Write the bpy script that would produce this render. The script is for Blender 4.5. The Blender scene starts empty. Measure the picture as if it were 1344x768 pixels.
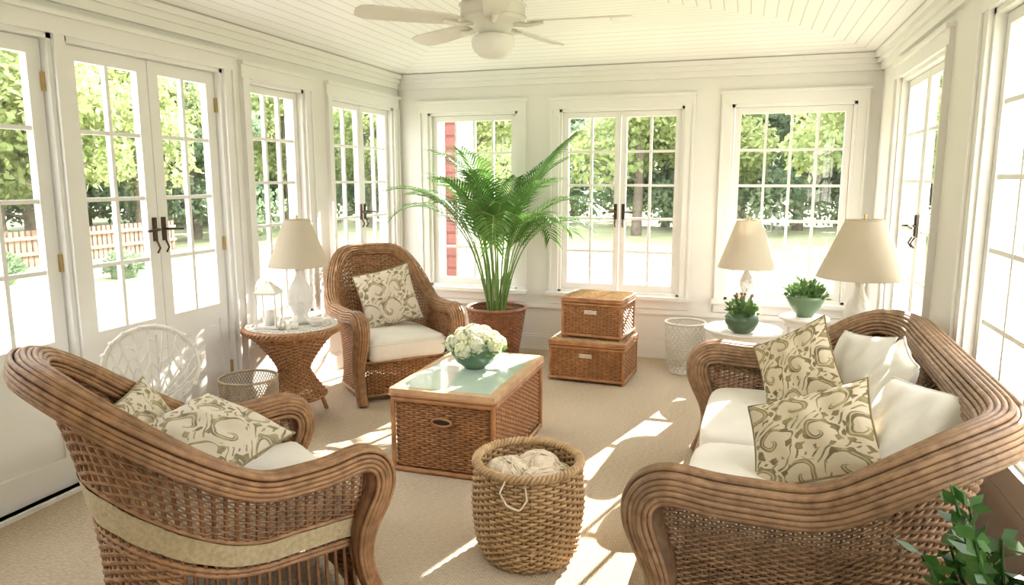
import bpy, math, random
import numpy as np
from mathutils import Vector, Matrix, Quaternion
random.seed(3); rng=np.random.default_rng(3)
sc=bpy.context.scene
L,R,D,Y0,H=-3.28,1.0,6.52,-1.2,2.6
pi=math.pi
# ------------------------------------------------------------------ materials
def mth(nt,op,a,b=None,c=None):
    n=nt.nodes.new('ShaderNodeMath'); n.operation=op
    for i,x in enumerate((a,b,c)):
        if x is None: continue
        if isinstance(x,(int,float)): n.inputs[i].default_value=x
        else: nt.links.new(x,n.inputs[i])
    return n.outputs[0]
def c4(c): return (c[0],c[1],c[2],1)
def mixc(nt,fac,a,b):
    n=nt.nodes.new('ShaderNodeMix'); n.data_type='RGBA'
    if isinstance(fac,(int,float)): n.inputs[0].default_value=fac
    else: nt.links.new(fac,n.inputs[0])
    for i,x in ((6,a),(7,b)):
        if isinstance(x,tuple): n.inputs[i].default_value=c4(x)
        else: nt.links.new(x,n.inputs[i])
    return n.outputs[2]
def base(name):
    m=bpy.data.materials.new(name); m.use_nodes=True; nt=m.node_tree
    return m,nt,nt.nodes['Principled BSDF']
def noise(nt,vec,scale,detail=3):
    n=nt.nodes.new('ShaderNodeTexNoise'); n.inputs['Scale'].default_value=scale; n.inputs['Detail'].default_value=detail
    nt.links.new(vec,n.inputs['Vector']); return n.outputs['Fac']
def coord(nt,which='Object'):
    return nt.nodes.new('ShaderNodeTexCoord').outputs[which]
def ramp(nt,fac,a,b,lo=.35,hi=.65):
    n=nt.nodes.new('ShaderNodeMapRange'); nt.links.new(fac,n.inputs[0]); n.inputs[1].default_value=lo; n.inputs[2].default_value=hi
    return mixc(nt,n.outputs[0],a,b)
def addbump(nt,b,h,dist,strength=.6):
    n=nt.nodes.new('ShaderNodeBump'); n.inputs['Distance'].default_value=dist; n.inputs['Strength'].default_value=strength
    nt.links.new(h,n.inputs['Height']); nt.links.new(n.outputs[0],b.inputs['Normal'])
def mat(name,c1,c2=None,rough=.6,scale=8,bump=0,bscale=60,metal=0,trans=0,spec=.5,coat=0):
    m,nt,b=base(name); co=coord(nt)
    c2=c2 or tuple(x*.85 for x in c1)
    col=ramp(nt,noise(nt,co,scale),c1,c2)
    nt.links.new(col,b.inputs['Base Color'])
    b.inputs['Roughness'].default_value=rough; b.inputs['Metallic'].default_value=metal
    b.inputs['Specular IOR Level'].default_value=spec; b.inputs['Coat Weight'].default_value=coat
    if bump: addbump(nt,b,noise(nt,co,bscale,2),bump)
    if trans:
        t=nt.nodes.new('ShaderNodeBsdfTranslucent'); nt.links.new(col,t.inputs[0])
        mx=nt.nodes.new('ShaderNodeMixShader'); mx.inputs[0].default_value=trans
        nt.links.new(b.outputs[0],mx.inputs[1]); nt.links.new(t.outputs[0],mx.inputs[2])
        nt.links.new(mx.outputs[0],nt.nodes['Material Output'].inputs[0])
    return m
def wick(name,c1,c2,rough=.5):
    m,nt,b=base(name); co=coord(nt)
    c1=tuple(x*.86 for x in c1); c2=tuple(x*.82 for x in c2)
    a=ramp(nt,noise(nt,co,28,4),c1,c2,.3,.7)
    d=tuple(x*.75 for x in c2)
    col=ramp(nt,noise(nt,co,5,2),a,d,.5,.95)
    nt.links.new(col,b.inputs['Base Color']); b.inputs['Roughness'].default_value=rough
    addbump(nt,b,noise(nt,co,160,2),.002)
    return m
W_mid=wick('wicker_honey',(.54,.26,.10),(.31,.135,.05))
W_mid_d=wick('wicker_honey_stake',(.32,.14,.055),(.18,.075,.03))
W_arm=wick('wicker_golden_brown',(.52,.28,.13),(.28,.14,.06))
W_sofa=wick('wicker_brown',(.46,.275,.15),(.24,.13,.065))
W_sofa_d=wick('wicker_brown_stake',(.24,.135,.065),(.13,.07,.035))
W_tan=wick('wicker_tan',(.70,.47,.24),(.48,.29,.13))
W_tan_d=wick('wicker_tan_stake',(.46,.28,.13),(.30,.16,.07))
M_rat=mat('rattan_frame',(.46,.225,.09),(.30,.13,.05),rough=.4,scale=12)
M_lid=mat('bamboo_lid',(.62,.41,.24),(.48,.29,.15),rough=.4,scale=12)
M_trim=mat('white_trim_paint',(.86,.845,.815),(.84,.825,.795),rough=.45,scale=2)
M_wall=mat('warm_white_wall',(.84,.82,.785),(.82,.80,.765),rough=.7,scale=2)
M_cush=mat('cream_cushion_fabric',(.79,.74,.66),(.74,.69,.61),rough=.9,scale=5,bump=.004,bscale=14)
M_linen=mat('white_linen',(.79,.745,.68),(.72,.68,.615),rough=.9,scale=5,bump=.006,bscale=10)
M_burlap=mat('burlap_band',(.54,.44,.27),(.42,.33,.19),rough=.95,scale=60,bump=.003,bscale=220)
M_bronze=mat('dark_bronze',(.09,.06,.04),rough=.4,metal=.8)
M_brass=mat('brass_hinge',(.6,.45,.2),rough=.35,metal=.9)
M_white=mat('white_ceramic',(.84,.81,.76),(.78,.75,.69),rough=.35,scale=6)
M_wwire=mat('white_wire_paint',(.80,.77,.71),(.70,.67,.60),rough=.6,scale=20)
M_gwire=mat('tan_mesh_wire',(.40,.31,.20),(.30,.23,.15),rough=.6,scale=20)
M_shade=mat('linen_lampshade',(.74,.66,.53),(.72,.64,.51),rough=.9,scale=6,trans=.3)
M_green=mat('green_glaze',(.045,.10,.05),(.08,.15,.08),rough=.3,scale=5,coat=.2)
M_green2=mat('sage_glaze',(.18,.28,.16),(.14,.23,.12),rough=.35,scale=5,coat=.2)
M_soil=mat('soil',(.05,.035,.02),rough=.95,scale=30,bump=.01)
M_pot=mat('woven_pot_brown',(.36,.15,.065),(.22,.09,.04),rough=.5,scale=20)
M_palm=mat('palm_leaf',(.06,.175,.028),(.13,.28,.055),rough=.45,scale=4,trans=.3)
M_stem=mat('palm_stem',(.14,.27,.06),(.22,.34,.10),rough=.5,scale=6)
M_succ=mat('succulent_leaf',(.10,.20,.05),(.18,.30,.10),rough=.5,scale=14,trans=.2)
M_bush=mat('dark_green_foliage',(.025,.085,.012),(.06,.16,.025),rough=.4,scale=10,trans=.2)  # dark green leaves of the potted plant
M_petal=mat('hydrangea_petal',(.82,.83,.55),(.86,.86,.73),rough=.7,scale=14,trans=.3)
M_yarn=mat('cotton_yarn',(.78,.67,.52),(.68,.55,.40),rough=.9,scale=30,bump=.006,bscale=90)
M_tglass=mat('pale_mint_glass_top',(.52,.65,.54),(.58,.69,.58),rough=.08,scale=4,coat=.6)
M_metal=mat('pewter_plate',(.72,.67,.58),rough=.35,metal=.5)
M_lace=mat('lace_doily',(.82,.79,.72),(.64,.59,.50),rough=.9,scale=70)
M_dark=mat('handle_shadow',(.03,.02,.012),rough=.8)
def glassmat():
    m,nt,b=base('window_glass')
    t=nt.nodes.new('ShaderNodeBsdfTransparent'); g=nt.nodes.new('ShaderNodeBsdfGlossy'); g.inputs['Roughness'].default_value=.02
    mx=nt.nodes.new('ShaderNodeMixShader'); mx.inputs[0].default_value=.04
    nt.links.new(t.outputs[0],mx.inputs[1]); nt.links.new(g.outputs[0],mx.inputs[2])
    nt.links.new(mx.outputs[0],nt.nodes['Material Output'].inputs[0]); return m
M_glass=glassmat()
def carpet():
    m,nt,b=base('sisal_carpet'); co=coord(nt)
    mp=nt.nodes.new('ShaderNodeMapping'); mp.inputs['Scale'].default_value=(1,2.5,1); nt.links.new(co,mp.inputs[0])
    n1=noise(nt,mp.outputs[0],40,4)
    col=ramp(nt,n1,(.66,.55,.41),(.46,.365,.26),.3,.7)
    n2=noise(nt,co,1.2,2); col=ramp(nt,n2,col,(.64,.545,.42),.45,.95)
    w=nt.nodes.new('ShaderNodeTexWave'); w.inputs['Scale'].default_value=24; w.bands_direction='Y'; w.inputs['Distortion'].default_value=1.2; w.inputs['Detail Scale'].default_value=3
    nt.links.new(co,w.inputs[0])
    w2=nt.nodes.new('ShaderNodeTexWave'); w2.inputs['Scale'].default_value=24; w2.bands_direction='X'; w2.inputs['Distortion'].default_value=1.2
    nt.links.new(co,w2.inputs[0])
    wv=mth(nt,'MULTIPLY',w.outputs['Fac'],w2.outputs['Fac'])
    col=mixc(nt,mth(nt,'MULTIPLY',wv,.40),col,(.36,.28,.195))
    nt.links.new(col,b.inputs['Base Color']); b.inputs['Roughness'].default_value=.95
    b.inputs['Specular IOR Level'].default_value=.1
    addbump(nt,b,mth(nt,'SUBTRACT',n1,wv),.005,.6)
    return m
def ceilmat():
    m,nt,b=base('white_beadboard'); sp=nt.nodes.new('ShaderNodeSeparateXYZ'); nt.links.new(coord(nt),sp.inputs[0])
    x,y=sp.outputs[0],sp.outputs[1]
    a=mth(nt,'MINIMUM',mth(nt,'SUBTRACT',x,L),mth(nt,'SUBTRACT',R,x))
    c=mth(nt,'MINIMUM',mth(nt,'SUBTRACT',y,Y0),mth(nt,'SUBTRACT',D,y))
    f=mth(nt,'FRACT',mth(nt,'DIVIDE',mth(nt,'MINIMUM',a,c),.085))
    g=mth(nt,'LESS_THAN',f,.08)
    nt.links.new(mixc(nt,g,(.86,.84,.815),(.62,.59,.55)),b.inputs['Base Color']); b.inputs['Roughness'].default_value=.5
    addbump(nt,b,mth(nt,'SUBTRACT',1,g),.006,.8)
    return m
def patmat(name,K,c_bg,c_fg,seed=0):
    m,nt,b=base(name); uv=coord(nt,'UV')
    nz=nt.nodes.new('ShaderNodeTexNoise'); nz.inputs['Scale'].default_value=2.5; nt.links.new(uv,nz.inputs['Vector'])
    va=nt.nodes.new('ShaderNodeVectorMath'); va.operation='MULTIPLY_ADD'
    nt.links.new(nz.outputs['Color'],va.inputs[0]); va.inputs[1].default_value=(.30,.30,0); nt.links.new(uv,va.inputs[2])
    sp=nt.nodes.new('ShaderNodeSeparateXYZ'); nt.links.new(va.outputs[0],sp.inputs[0])
    X=mth(nt,'MULTIPLY_ADD',sp.outputs[0],K,seed); Y=mth(nt,'MULTIPLY_ADD',sp.outputs[1],K,seed)
    row=mth(nt,'FLOOR',Y); X=mth(nt,'MULTIPLY_ADD',row,.5,X)
    fx=mth(nt,'SUBTRACT',mth(nt,'FRACT',X),.5); fy=mth(nt,'SUBTRACT',mth(nt,'FRACT',Y),.5)
    par=mth(nt,'MULTIPLY_ADD',mth(nt,'FLOORED_MODULO',row,2),2,-1); fx=mth(nt,'MULTIPLY',fx,par)
    r=mth(nt,'SQRT',mth(nt,'ADD',mth(nt,'MULTIPLY',fx,fx),mth(nt,'MULTIPLY',fy,fy)))
    an=mth(nt,'DIVIDE',mth(nt,'ARCTAN2',fy,fx),2*pi)
    s=mth(nt,'FRACT',mth(nt,'MULTIPLY_ADD',r,2.4,an))
    wid=mth(nt,'MULTIPLY_ADD',r,.60,.14)
    m1=mth(nt,'MULTIPLY',mth(nt,'LESS_THAN',s,wid),mth(nt,'LESS_THAN',r,.44))
    v1=mth(nt,'LESS_THAN',mth(nt,'ABSOLUTE',mth(nt,'SUBTRACT',s,mth(nt,'MULTIPLY',wid,.5))),.035)
    tz=mth(nt,'FRACT',mth(nt,'MULTIPLY',an,9.0))
    lob=mth(nt,'ABSOLUTE',mth(nt,'SUBTRACT',tz,.5))
    m2=mth(nt,'MULTIPLY',mth(nt,'LESS_THAN',mth(nt,'ABSOLUTE',mth(nt,'SUBTRACT',r,.43)),mth(nt,'MULTIPLY_ADD',lob,-.24,.10)),mth(nt,'GREATER_THAN',noise(nt,uv,4.5,0),.43))
    m3=mth(nt,'MULTIPLY',mth(nt,'LESS_THAN',mth(nt,'ABSOLUTE',mth(nt,'SINE',mth(nt,'MULTIPLY',mth(nt,'SUBTRACT',X,Y),13.0))),.4),mth(nt,'GREATER_THAN',r,.52))
    mk=mth(nt,'MAXIMUM',mth(nt,'MAXIMUM',mth(nt,'SUBTRACT',m1,mth(nt,'MULTIPLY',v1,.7)),m2),m3)
    fine=noise(nt,uv,7,2)
    col=ramp(nt,fine,c_fg,tuple(x*1.8 for x in c_fg),.42,.58)
    nt.links.new(mixc(nt,mk,c_bg,col),b.inputs['Base Color']); b.inputs['Roughness'].default_value=.9
    addbump(nt,b,noise(nt,coord(nt),12,2),.006)
    return m
M_pat=patmat('scroll_print_fabric',2.7,(.60,.51,.36),(.17,.135,.065))
M_pat2=patmat('scroll_print_fabric_grey',2.6,(.65,.57,.45),(.21,.175,.10),.4)
# ------------------------------------------------------------------ mesh builder
def nrm(a): return a/np.maximum(np.linalg.norm(a,axis=-1,keepdims=True),1e-9)
class MB:
    def __init__(s): s.V=[];s.UV=[];s.F=[];s.n=0
    def add(s,v,f,m=0,smooth=True,uv=None):
        v=np.asarray(v,float).reshape(-1,3); f=np.asarray(f,int)+s.n
        s.V.append(v); s.UV.append(np.zeros((len(v),2)) if uv is None else np.asarray(uv,float).reshape(-1,2))
        s.F.append((f,m,smooth)); s.n+=len(v)
    def grid(s,P,cr=False,cc=False,m=0,smooth=True,uv=None):
        P=np.asarray(P,float); sh=P.shape; K=int(np.prod(sh[:-3])) if len(sh)>3 else 1
        r,c=sh[-3],sh[-2]
        i=np.arange(r if cr else r-1)[:,None]; j=np.arange(c if cc else c-1)[None,:]
        i2=(i+1)%r; j2=(j+1)%c
        q=np.stack([i*c+j+0*i,i*c+j2,i2*c+j2,i2*c+j],-1).reshape(-1,4)
        q=(q[None]+(np.arange(K)*r*c)[:,None,None]).reshape(-1,4)
        s.add(P,q,m,smooth,uv)
    def box(s,a,b,m=0):
        a=np.array(a,float); b=np.array(b,float)
        lo=np.minimum(a,b); hi=np.maximum(a,b)
        v=np.array([[lo[0],lo[1],lo[2]],[hi[0],lo[1],lo[2]],[hi[0],hi[1],lo[2]],[lo[0],hi[1],lo[2]],[lo[0],lo[1],hi[2]],[hi[0],lo[1],hi[2]],[hi[0],hi[1],hi[2]],[lo[0],hi[1],hi[2]]])
        f=[[0,3,2,1],[4,5,6,7],[0,1,5,4],[1,2,6,5],[2,3,7,6],[3,0,4,7]]
        s.add(v,f,m,False)
    def tubes(s,P,r,sides=6,m=0,closed=False,cap=True):
        P=np.asarray(P,float)
        if P.ndim==2: P=P[None]
        K,N=P.shape[:2]
        if closed: T=nrm(np.roll(P,-1,1)-np.roll(P,1,1))
        else: T=nrm(np.gradient(P,axis=1))
        ref=np.where(np.abs(T[:,0,2:3])<.9,np.array([[0,0,1.]]),np.array([[1.,0,0]]))
        U=nrm(np.cross(T[:,0],ref)); A=np.zeros_like(P)
        for i in range(N):
            U=nrm(U-(U*T[:,i]).sum(-1,keepdims=True)*T[:,i]); A[:,i]=U
        B=np.cross(T,A); th=np.arange(sides)*2*pi/sides
        rr=np.broadcast_to(np.asarray(r,float),(K,N))[:,:,None,None]
        G=P[:,:,None]+rr*(np.cos(th)[:,None]*A[:,:,None]+np.sin(th)[:,None]*B[:,:,None])
        s.grid(G,cr=closed,cc=True,m=m)
        if cap and not closed:
            for e in (0,-1):
                ring=G[:,e]; v=np.concatenate([ring,P[:,e][:,None]],1)
                j=np.arange(sides); f=np.stack([j,(j+1)%sides,np.full(sides,sides)],-1)
                f=(f[None]+(np.arange(K)*(sides+1))[:,None,None]).reshape(-1,3); s.add(v,f,m)
    def lathe(s,prof,seg=32,c=(0,0,0),m=0,smooth=True,mod=None):
        p=np.array(prof,float); th=np.arange(seg)*2*pi/seg
        r=p[:,0][:,None]*np.ones(seg)
        if mod is not None: r=r*mod(th,p[:,1][:,None])
        P=np.stack([r*np.cos(th)+c[0],r*np.sin(th)+c[1],p[:,1][:,None]+c[2]+0*r],-1)
        s.grid(P,cc=True,m=m,smooth=smooth)
    def leaves(s,C,d,n,l,w,m=0):
        C=np.asarray(C,float); d=nrm(np.asarray(d,float)); sd=nrm(np.cross(d,n)); l=np.asarray(l)*np.ones(len(C)); w=np.asarray(w)*np.ones(len(C))
        l=l[:,None]; w=w[:,None]
        v=np.stack([C,C+d*l*.45+sd*w*.5,C+d*l,C+d*l*.45-sd*w*.5],1)
        k=len(C); s.add(v,np.arange(4*k).reshape(k,4),m,False)
    def ball(s,c,r,m=0,seg=16,sq=(1,1,1),amp=0,fr=5):
        t=np.linspace(0,pi,seg//2+1)[:,None]; p=(np.arange(seg)*2*pi/seg)[None]
        x=np.sin(t)*np.cos(p); y=np.sin(t)*np.sin(p); z=np.cos(t)+0*p
        k=1+amp*np.sin(fr*x+1)*np.sin(fr*y+2)*np.sin(fr*z)
        P=np.stack([x*k*r*sq[0]+c[0],y*k*r*sq[1]+c[1],z*k*r*sq[2]+c[2]],-1); s.grid(P,cc=True,m=m)
    def rbox(s,c,size,m=0,p=5,n=12,puff=0):
        g=np.linspace(-1,1,n); g=np.sin(g*pi/2)*.5+g*.5
        a,b=np.meshgrid(g,g); o=np.ones_like(a); h=np.array(size)/2
        for F in ((a,b,o),(b,a,-o),(o,a,b),(-o,b,a),(b,o,a),(a,-o,b)):
            P=np.stack(F,-1); k=(np.abs(P)**p).sum(-1,keepdims=True)**(1/p); P=P/k
            P=P*h
            if puff: P[...,2]+=puff*np.cos(P[...,0]/h[0]*pi/2)*np.cos(P[...,1]/h[1]*pi/2)*(P[...,2]>0)
            s.grid(P+np.array(c),m=m)
    def build(s,name,mats,loc=(0,0,0),rz=0,parent=None,weld=False,scale=1):
        me=bpy.data.meshes.new(name); V=np.concatenate(s.V)*scale; UV=np.concatenate(s.UV)
        loops=np.concatenate([f.ravel() for f,_,_ in s.F]); tot=np.concatenate([np.full(len(f),f.shape[1]) for f,_,_ in s.F])
        mi=np.concatenate([np.full(len(f),m) for f,m,_ in s.F]); smo=np.concatenate([np.full(len(f),k) for f,_,k in s.F])
        st=np.concatenate([[0],np.cumsum(tot)[:-1]])
        me.vertices.add(len(V)); me.vertices.foreach_set('co',V.ravel().astype(np.float32))
        me.loops.add(len(loops)); me.loops.foreach_set('vertex_index',loops.astype(np.int32))
        me.polygons.add(len(tot)); me.polygons.foreach_set('loop_start',st.astype(np.int32))
        for x in (mats if isinstance(mats,(list,tuple)) else [mats]): me.materials.append(x)
        me.update(calc_edges=True)
        me.polygons.foreach_set('material_index',mi.astype(np.int32)); me.polygons.foreach_set('use_smooth',smo.astype(bool))
        ul=me.uv_layers.new(name='UVMap'); ul.data.foreach_set('uv',UV[loops].ravel().astype(np.float32))
        if weld:
            import bmesh
            bm=bmesh.new(); bm.from_mesh(me); bmesh.ops.remove_doubles(bm,verts=bm.verts,dist=1e-4); bmesh.ops.recalc_face_normals(bm,faces=bm.faces); bm.to_mesh(me); bm.free()
        ob=bpy.data.objects.new(name,me); sc.collection.objects.link(ob); ob.location=loc; ob.rotation_euler=(0,0,rz)
        if parent: ob.parent=parent
        return ob
def resample(P,n):
    P=np.asarray(P,float); d=np.concatenate([[0],np.cumsum(np.linalg.norm(np.diff(P,axis=0),axis=1))]); t=np.linspace(0,d[-1],n)
    return np.stack([np.interp(t,d,P[:,i]) for i in range(P.shape[1])],-1)
def smooth_path(P,k=9,it=2):
    for _ in range(it):
        Q=np.concatenate([np.repeat(P[:1],k//2,0),P,np.repeat(P[-1:],k//2,0)]); ker=np.ones(k)/k
        P=np.stack([np.convolve(Q[:,i],ker,'valid') for i in range(P.shape[1])],-1)
    return P
def sm(a,b,x): t=np.clip((x-a)/(b-a),0,1); return t*t*(3-2*t)
def weave(mb,S,nst,nrows,m=0,ms=1,amp=.006,sub=4,sides=5,rf=1.05,rs=.005,flat=.8,stakes=True):
    U,V=np.meshgrid(np.linspace(0,1,nst*sub+1),(np.arange(nrows)+.5)/nrows)
    P=S(U,V); dU=np.gradient(P,axis=1); dV=np.gradient(P,axis=0); N=nrm(np.cross(dU,dV)); B=nrm(dV)
    r=.5*np.linalg.norm(dV,axis=-1)*rf; ph=np.cos(pi*(U*nst+np.arange(nrows)[:,None]))
    C=P+N*(amp*ph)[...,None]; th=np.arange(sides)*2*pi/sides
    G=C[:,:,None]+r[:,:,None,None]*(np.cos(th)[:,None]*N[:,:,None]*flat+np.sin(th)[:,None]*B[:,:,None])
    mb.grid(G,cc=True,m=m)
    if stakes:
        U,V=np.meshgrid(np.arange(nst+1)/nst,np.linspace(0,1,max(6,nrows//3)),indexing='ij')
        mb.tubes(S(U,V),rs,5,m=ms)
# ------------------------------------------------------------------ room shell
maps={'left':lambda s,n,z:(L+n,s,z),'back':lambda s,n,z:(s,D-n,z),'right':lambda s,n,z:(R-n,s,z),'front':lambda s,n,z:(s,Y0+n,z)}
TH=.16
def wbox_(mb,mp,s0,s1,n0,n1,z0,z1,m=0): mb.box(mp(s0,n0,z0),mp(s1,n1,z1),m)
def wall(side,s0,s1,ops):
    mb=MB(); mp=maps[side]; cur=s0
    for a,b,z0,z1 in sorted(ops):
        wbox_(mb,mp,cur,a,-TH,0,0,H+.25)
        if z0>0: wbox_(mb,mp,a,b,-TH,0,0,z0)
        wbox_(mb,mp,a,b,-TH,0,z1,H+.25); cur=b
    wbox_(mb,mp,cur,s1,-TH,0,0,H+.25)
    mb.build('wall_'+side,[M_wall])
ZS=.57
opsL=[(.28,1.50,0,2.33),(1.59,2.79,0,2.33),(2.85,4.01,0,2.33),(4.26,4.92,ZS,2.30),(5.30,6.40,ZS,2.30)]
opsB=[(-2.96,-2.05,ZS,2.25),(-1.65,-.53,ZS,2.25),(-.14,.83,ZS,2.25)]
opsR=[(-.1,1.5,ZS,2.36),(1.75,3.78,ZS,2.36),(4.5,5.75,ZS,2.32)]  # first opening lies out of view, added to let in more light
wall('left',Y0,D,opsL); wall('back',L-TH,R+TH,opsB); wall('right',Y0,D,opsR); wall('front',L-TH,R+TH,[])
mb=MB(); mb.box((L-TH,Y0-TH,-.12),(R+TH,D+TH,0)); mb.build('floor',[carpet()])
mb=MB(); ins=.85; zt=H+.16
o=[(L,Y0,H),(R,Y0,H),(R,D,H),(L,D,H)]; i_=[(L+ins,Y0+ins,zt),(R-ins,Y0+ins,zt),(R-ins,D-ins,zt),(L+ins,D-ins,zt)]
mb.add(o+i_,[[0,1,5,4],[1,2,6,5],[2,3,7,6],[3,0,4,7],[4,5,6,7]],0,False)
mb.add([(L-TH,Y0-TH,zt+.1),(R+TH,Y0-TH,zt+.1),(R+TH,D+TH,zt+.1),(L-TH,D+TH,zt+.1)],[[0,1,2,3]],0,False)
mb.build('ceiling',[ceilmat()])
def window(name,side,s0,s1,z0,z1,sashes,cols,rows,door=False,handle=False,cl=.085,cr=.085,stool=.075):
    mb=MB(); mp=maps[side]; W=lambda *a,**k: wbox_(mb,mp,*a,**k)
    j=.025
    W(s0,s0+j,-TH,0,z0,z1); W(s1-j,s1,-TH,0,z0,z1); W(s0,s1,-TH,0,z1-j,z1); W(s0,s1,-TH,0,z0,z0+(.02 if door else j))
    W(s0-cl,s0,0,.022,max(0,z0-(0 if door else .05)),z1+.0); W(s1,s1+cr,0,.022,max(0,z0-(0 if door else .05)),z1)
    if cl>.05: W(s0-cl,s0-cl+.02,.022,.036,max(0,z0-.05),z1)
    if cr>.05: W(s1+cr-.02,s1+cr,.022,.036,max(0,z0-.05),z1)
    W(s0-cl,s1+cr,0,.026,z1,z1+.085); W(s0-cl-.012*(cl>.05),s1+cr+.012*(cr>.05),0,.05,z1+.085,z1+.11)
    if not door: W(s0-cl-.02,s1+cr+.02,0,stool,z0-.03,z0+.004); W(s0-cl,s1+cr,0,.03,z0-.11,z0-.03)
    w=(s1-s0-2*j)/sashes; st=.075 if door else .05
    for k in range(sashes):
        a=s0+j+k*w+.003; b=s0+j+(k+1)*w-.003; zb=z0+(.02 if door else j); zz=z1-j-.003
        gb=.80 if door else zb+.065; gt=zz-st
        n0,n1=-.09,-.045
        W(a,a+st,n0,n1,zb,zz); W(b-st,b,n0,n1,zb,zz); W(a+st,b-st,n0,n1,gt,zz); W(a+st,b-st,n0,n1,gb-(.1 if door else .065),gb)
        if door:
            W(a+st,b-st,n0,n1,zb,zb+.16); W(a+st,b-st,n0+.012,n1-.014,zb+.16,gb-.1)
            W(a+st+.04,b-st-.04,n1-.014,n1-.006,zb+.20,gb-.14)
        for c in range(1,cols):
            x=a+st+(b-a-2*st)*c/cols; W(x-.011,x+.011,-.082,-.052,gb,gt)
        for r_ in range(1,rows):
            z=gb+(gt-gb)*r_/rows; W(a+st,b-st,-.080,-.054,z-.011,z+.011)
        W(a+st,b-st,-.069,-.065,gb,gt,m=1)
        if door:
            e=a if k==0 else b
            for z in (.35,1.2,2.1): W(e-.012,e+.012,-.045,-.028,z-.045,z+.045,m=3)
    if handle:
        c=(s0+s1)/2
        for sg in (-1,1):
            x=c+sg*.035; W(x-.014,x+.014,-.045,-.035,1.26,1.40,m=2)
            pts=[mp(x,-.035,1.33),mp(x,.005,1.33),mp(x+sg*.02,.012,1.33),mp(x+sg*.10,.010,1.325)]
            mb.tubes(resample(pts,10),.008,6,m=2)
            mb.tubes([mp(x,-.03,1.26),mp(x,-.01,1.22),mp(x,-.03,1.19)],.006,6,m=2)
    if door: W(s0,s1,-TH,.02,0,.02,m=0)
    return mb.build(name,[M_trim,M_glass,M_bronze,M_brass])
window('door_1','left',*opsL[0],2,2,4,door=True,handle=True,cr=.04)
window('door_2','left',*opsL[1],2,2,4,door=True,handle=True,cl=.04,cr=.03)
window('door_3','left',*opsL[2],2,2,4,door=True,handle=True,cl=.03)
window('window_1','left',*opsL[3],1,3,5,stool=.045)
window('window_2','left',*opsL[4],2,2,5,handle=True,stool=.045)
window('window_3','back',*opsB[0],1,4,5)
window('window_4','back',*opsB[1],2,2,5,handle=True)
window('window_5','back',*opsB[2],1,4,5)
window('unseen_window_6','right',*opsR[0],2,3,5,stool=.03)  # unseen window, added to bring daylight into the room
window('window_7','right',*opsR[1],2,3,5,stool=.03)
window('window_8','right',*opsR[2],2,2,5,handle=True,stool=.03)
def strip(name,side,spans,prof):
    mb=MB(); mp=maps[side]
    for a,b in spans:
        for n0,n1,z0,z1 in prof: wbox_(mb,mp,a,b,n0,n1,z0,z1)
    mb.build(name,[M_trim])
bb=[(0,.018,0,.13),(0,.010,.13,.15)]
strip('baseboard_left','left',[(Y0,.19),(4.10,D)],bb); strip('baseboard_back','back',[(L,R)],bb); strip('baseboard_right','right',[(Y0,D)],bb)
rail=[(0,.03,ZS-.16,ZS-.115)]
strip('trim_1','back',[(L,R)],rail); strip('trim_2','right',[(Y0,D)],rail); strip('trim_3','left',[(4.10,D)],rail)
cr=[(0,.03,H-.12,H-.07),(0,.055,H-.07,H-.03),(0,.085,H-.03,H+.01)]
strip('trim_4','left',[(Y0,D)],cr); strip('trim_5','back',[(L,R)],cr); strip('trim_6','right',[(Y0,D)],cr)
mb=MB(); mb.lathe([(.0,-.012),(.05,-.012),(.06,-.006),(.085,-.010),(.09,0)],28,(0,0,0)); mb.build('recessed_ceiling_light',[M_trim],(-.9,5.35,zt))
# ------------------------------------------------------------------ wicker seating
class Shell:
    def __init__(s,w,d,rc,ha,hb,q0,q1,lean,zb=.05,flare=.05):
        pts=[(-w,-d),(-w,d-rc)]
        pts+=[(-w+rc-rc*math.cos(t),d-rc+rc*math.sin(t)) for t in np.linspace(0,pi/2,16)[1:]]
        pts+=[(-x,y) for x,y in pts[::-1]]
        s.C=resample(pts,401); T=nrm(np.gradient(s.C,axis=0)); s.n=smooth_path(np.stack([-T[:,1],T[:,0]],-1),15,2); s.n=nrm(s.n)
        s.__dict__.update(w=w,d=d,ha=ha,hb=hb,q0=q0,q1=q1,lean=lean,zb=zb,flare=flare)
    def ev(s,U):
        x=np.asarray(U)*400; k=np.arange(401); f=lambda a: np.interp(x,k,a)
        q=1-np.abs(2*np.asarray(U)-1)
        return f(s.C[:,0]),f(s.C[:,1]),f(s.n[:,0]),f(s.n[:,1]),s.ha+(s.hb-s.ha)*sm(s.q0,s.q1,q),sm(s.q0*.6,s.q1,q)
    def S(s,U,V):
        x,y,nx,ny,h,q=s.ev(U)
        off=-.05+s.flare*V**2+.03*(1-V)**3+s.lean*q*V**1.6
        return np.stack([x+nx*off,y+ny*off,s.zb+V*(h-s.zb)],-1)
def resample_pair(P,Q,n):
    d=np.concatenate([[0],np.cumsum(np.linalg.norm(np.diff(P,axis=0),axis=1))]); t=np.linspace(0,d[-1],n); X=np.concatenate([P,Q],1)
    return np.stack([np.interp(t,d,X[:,i]) for i in range(6)],-1)
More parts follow.
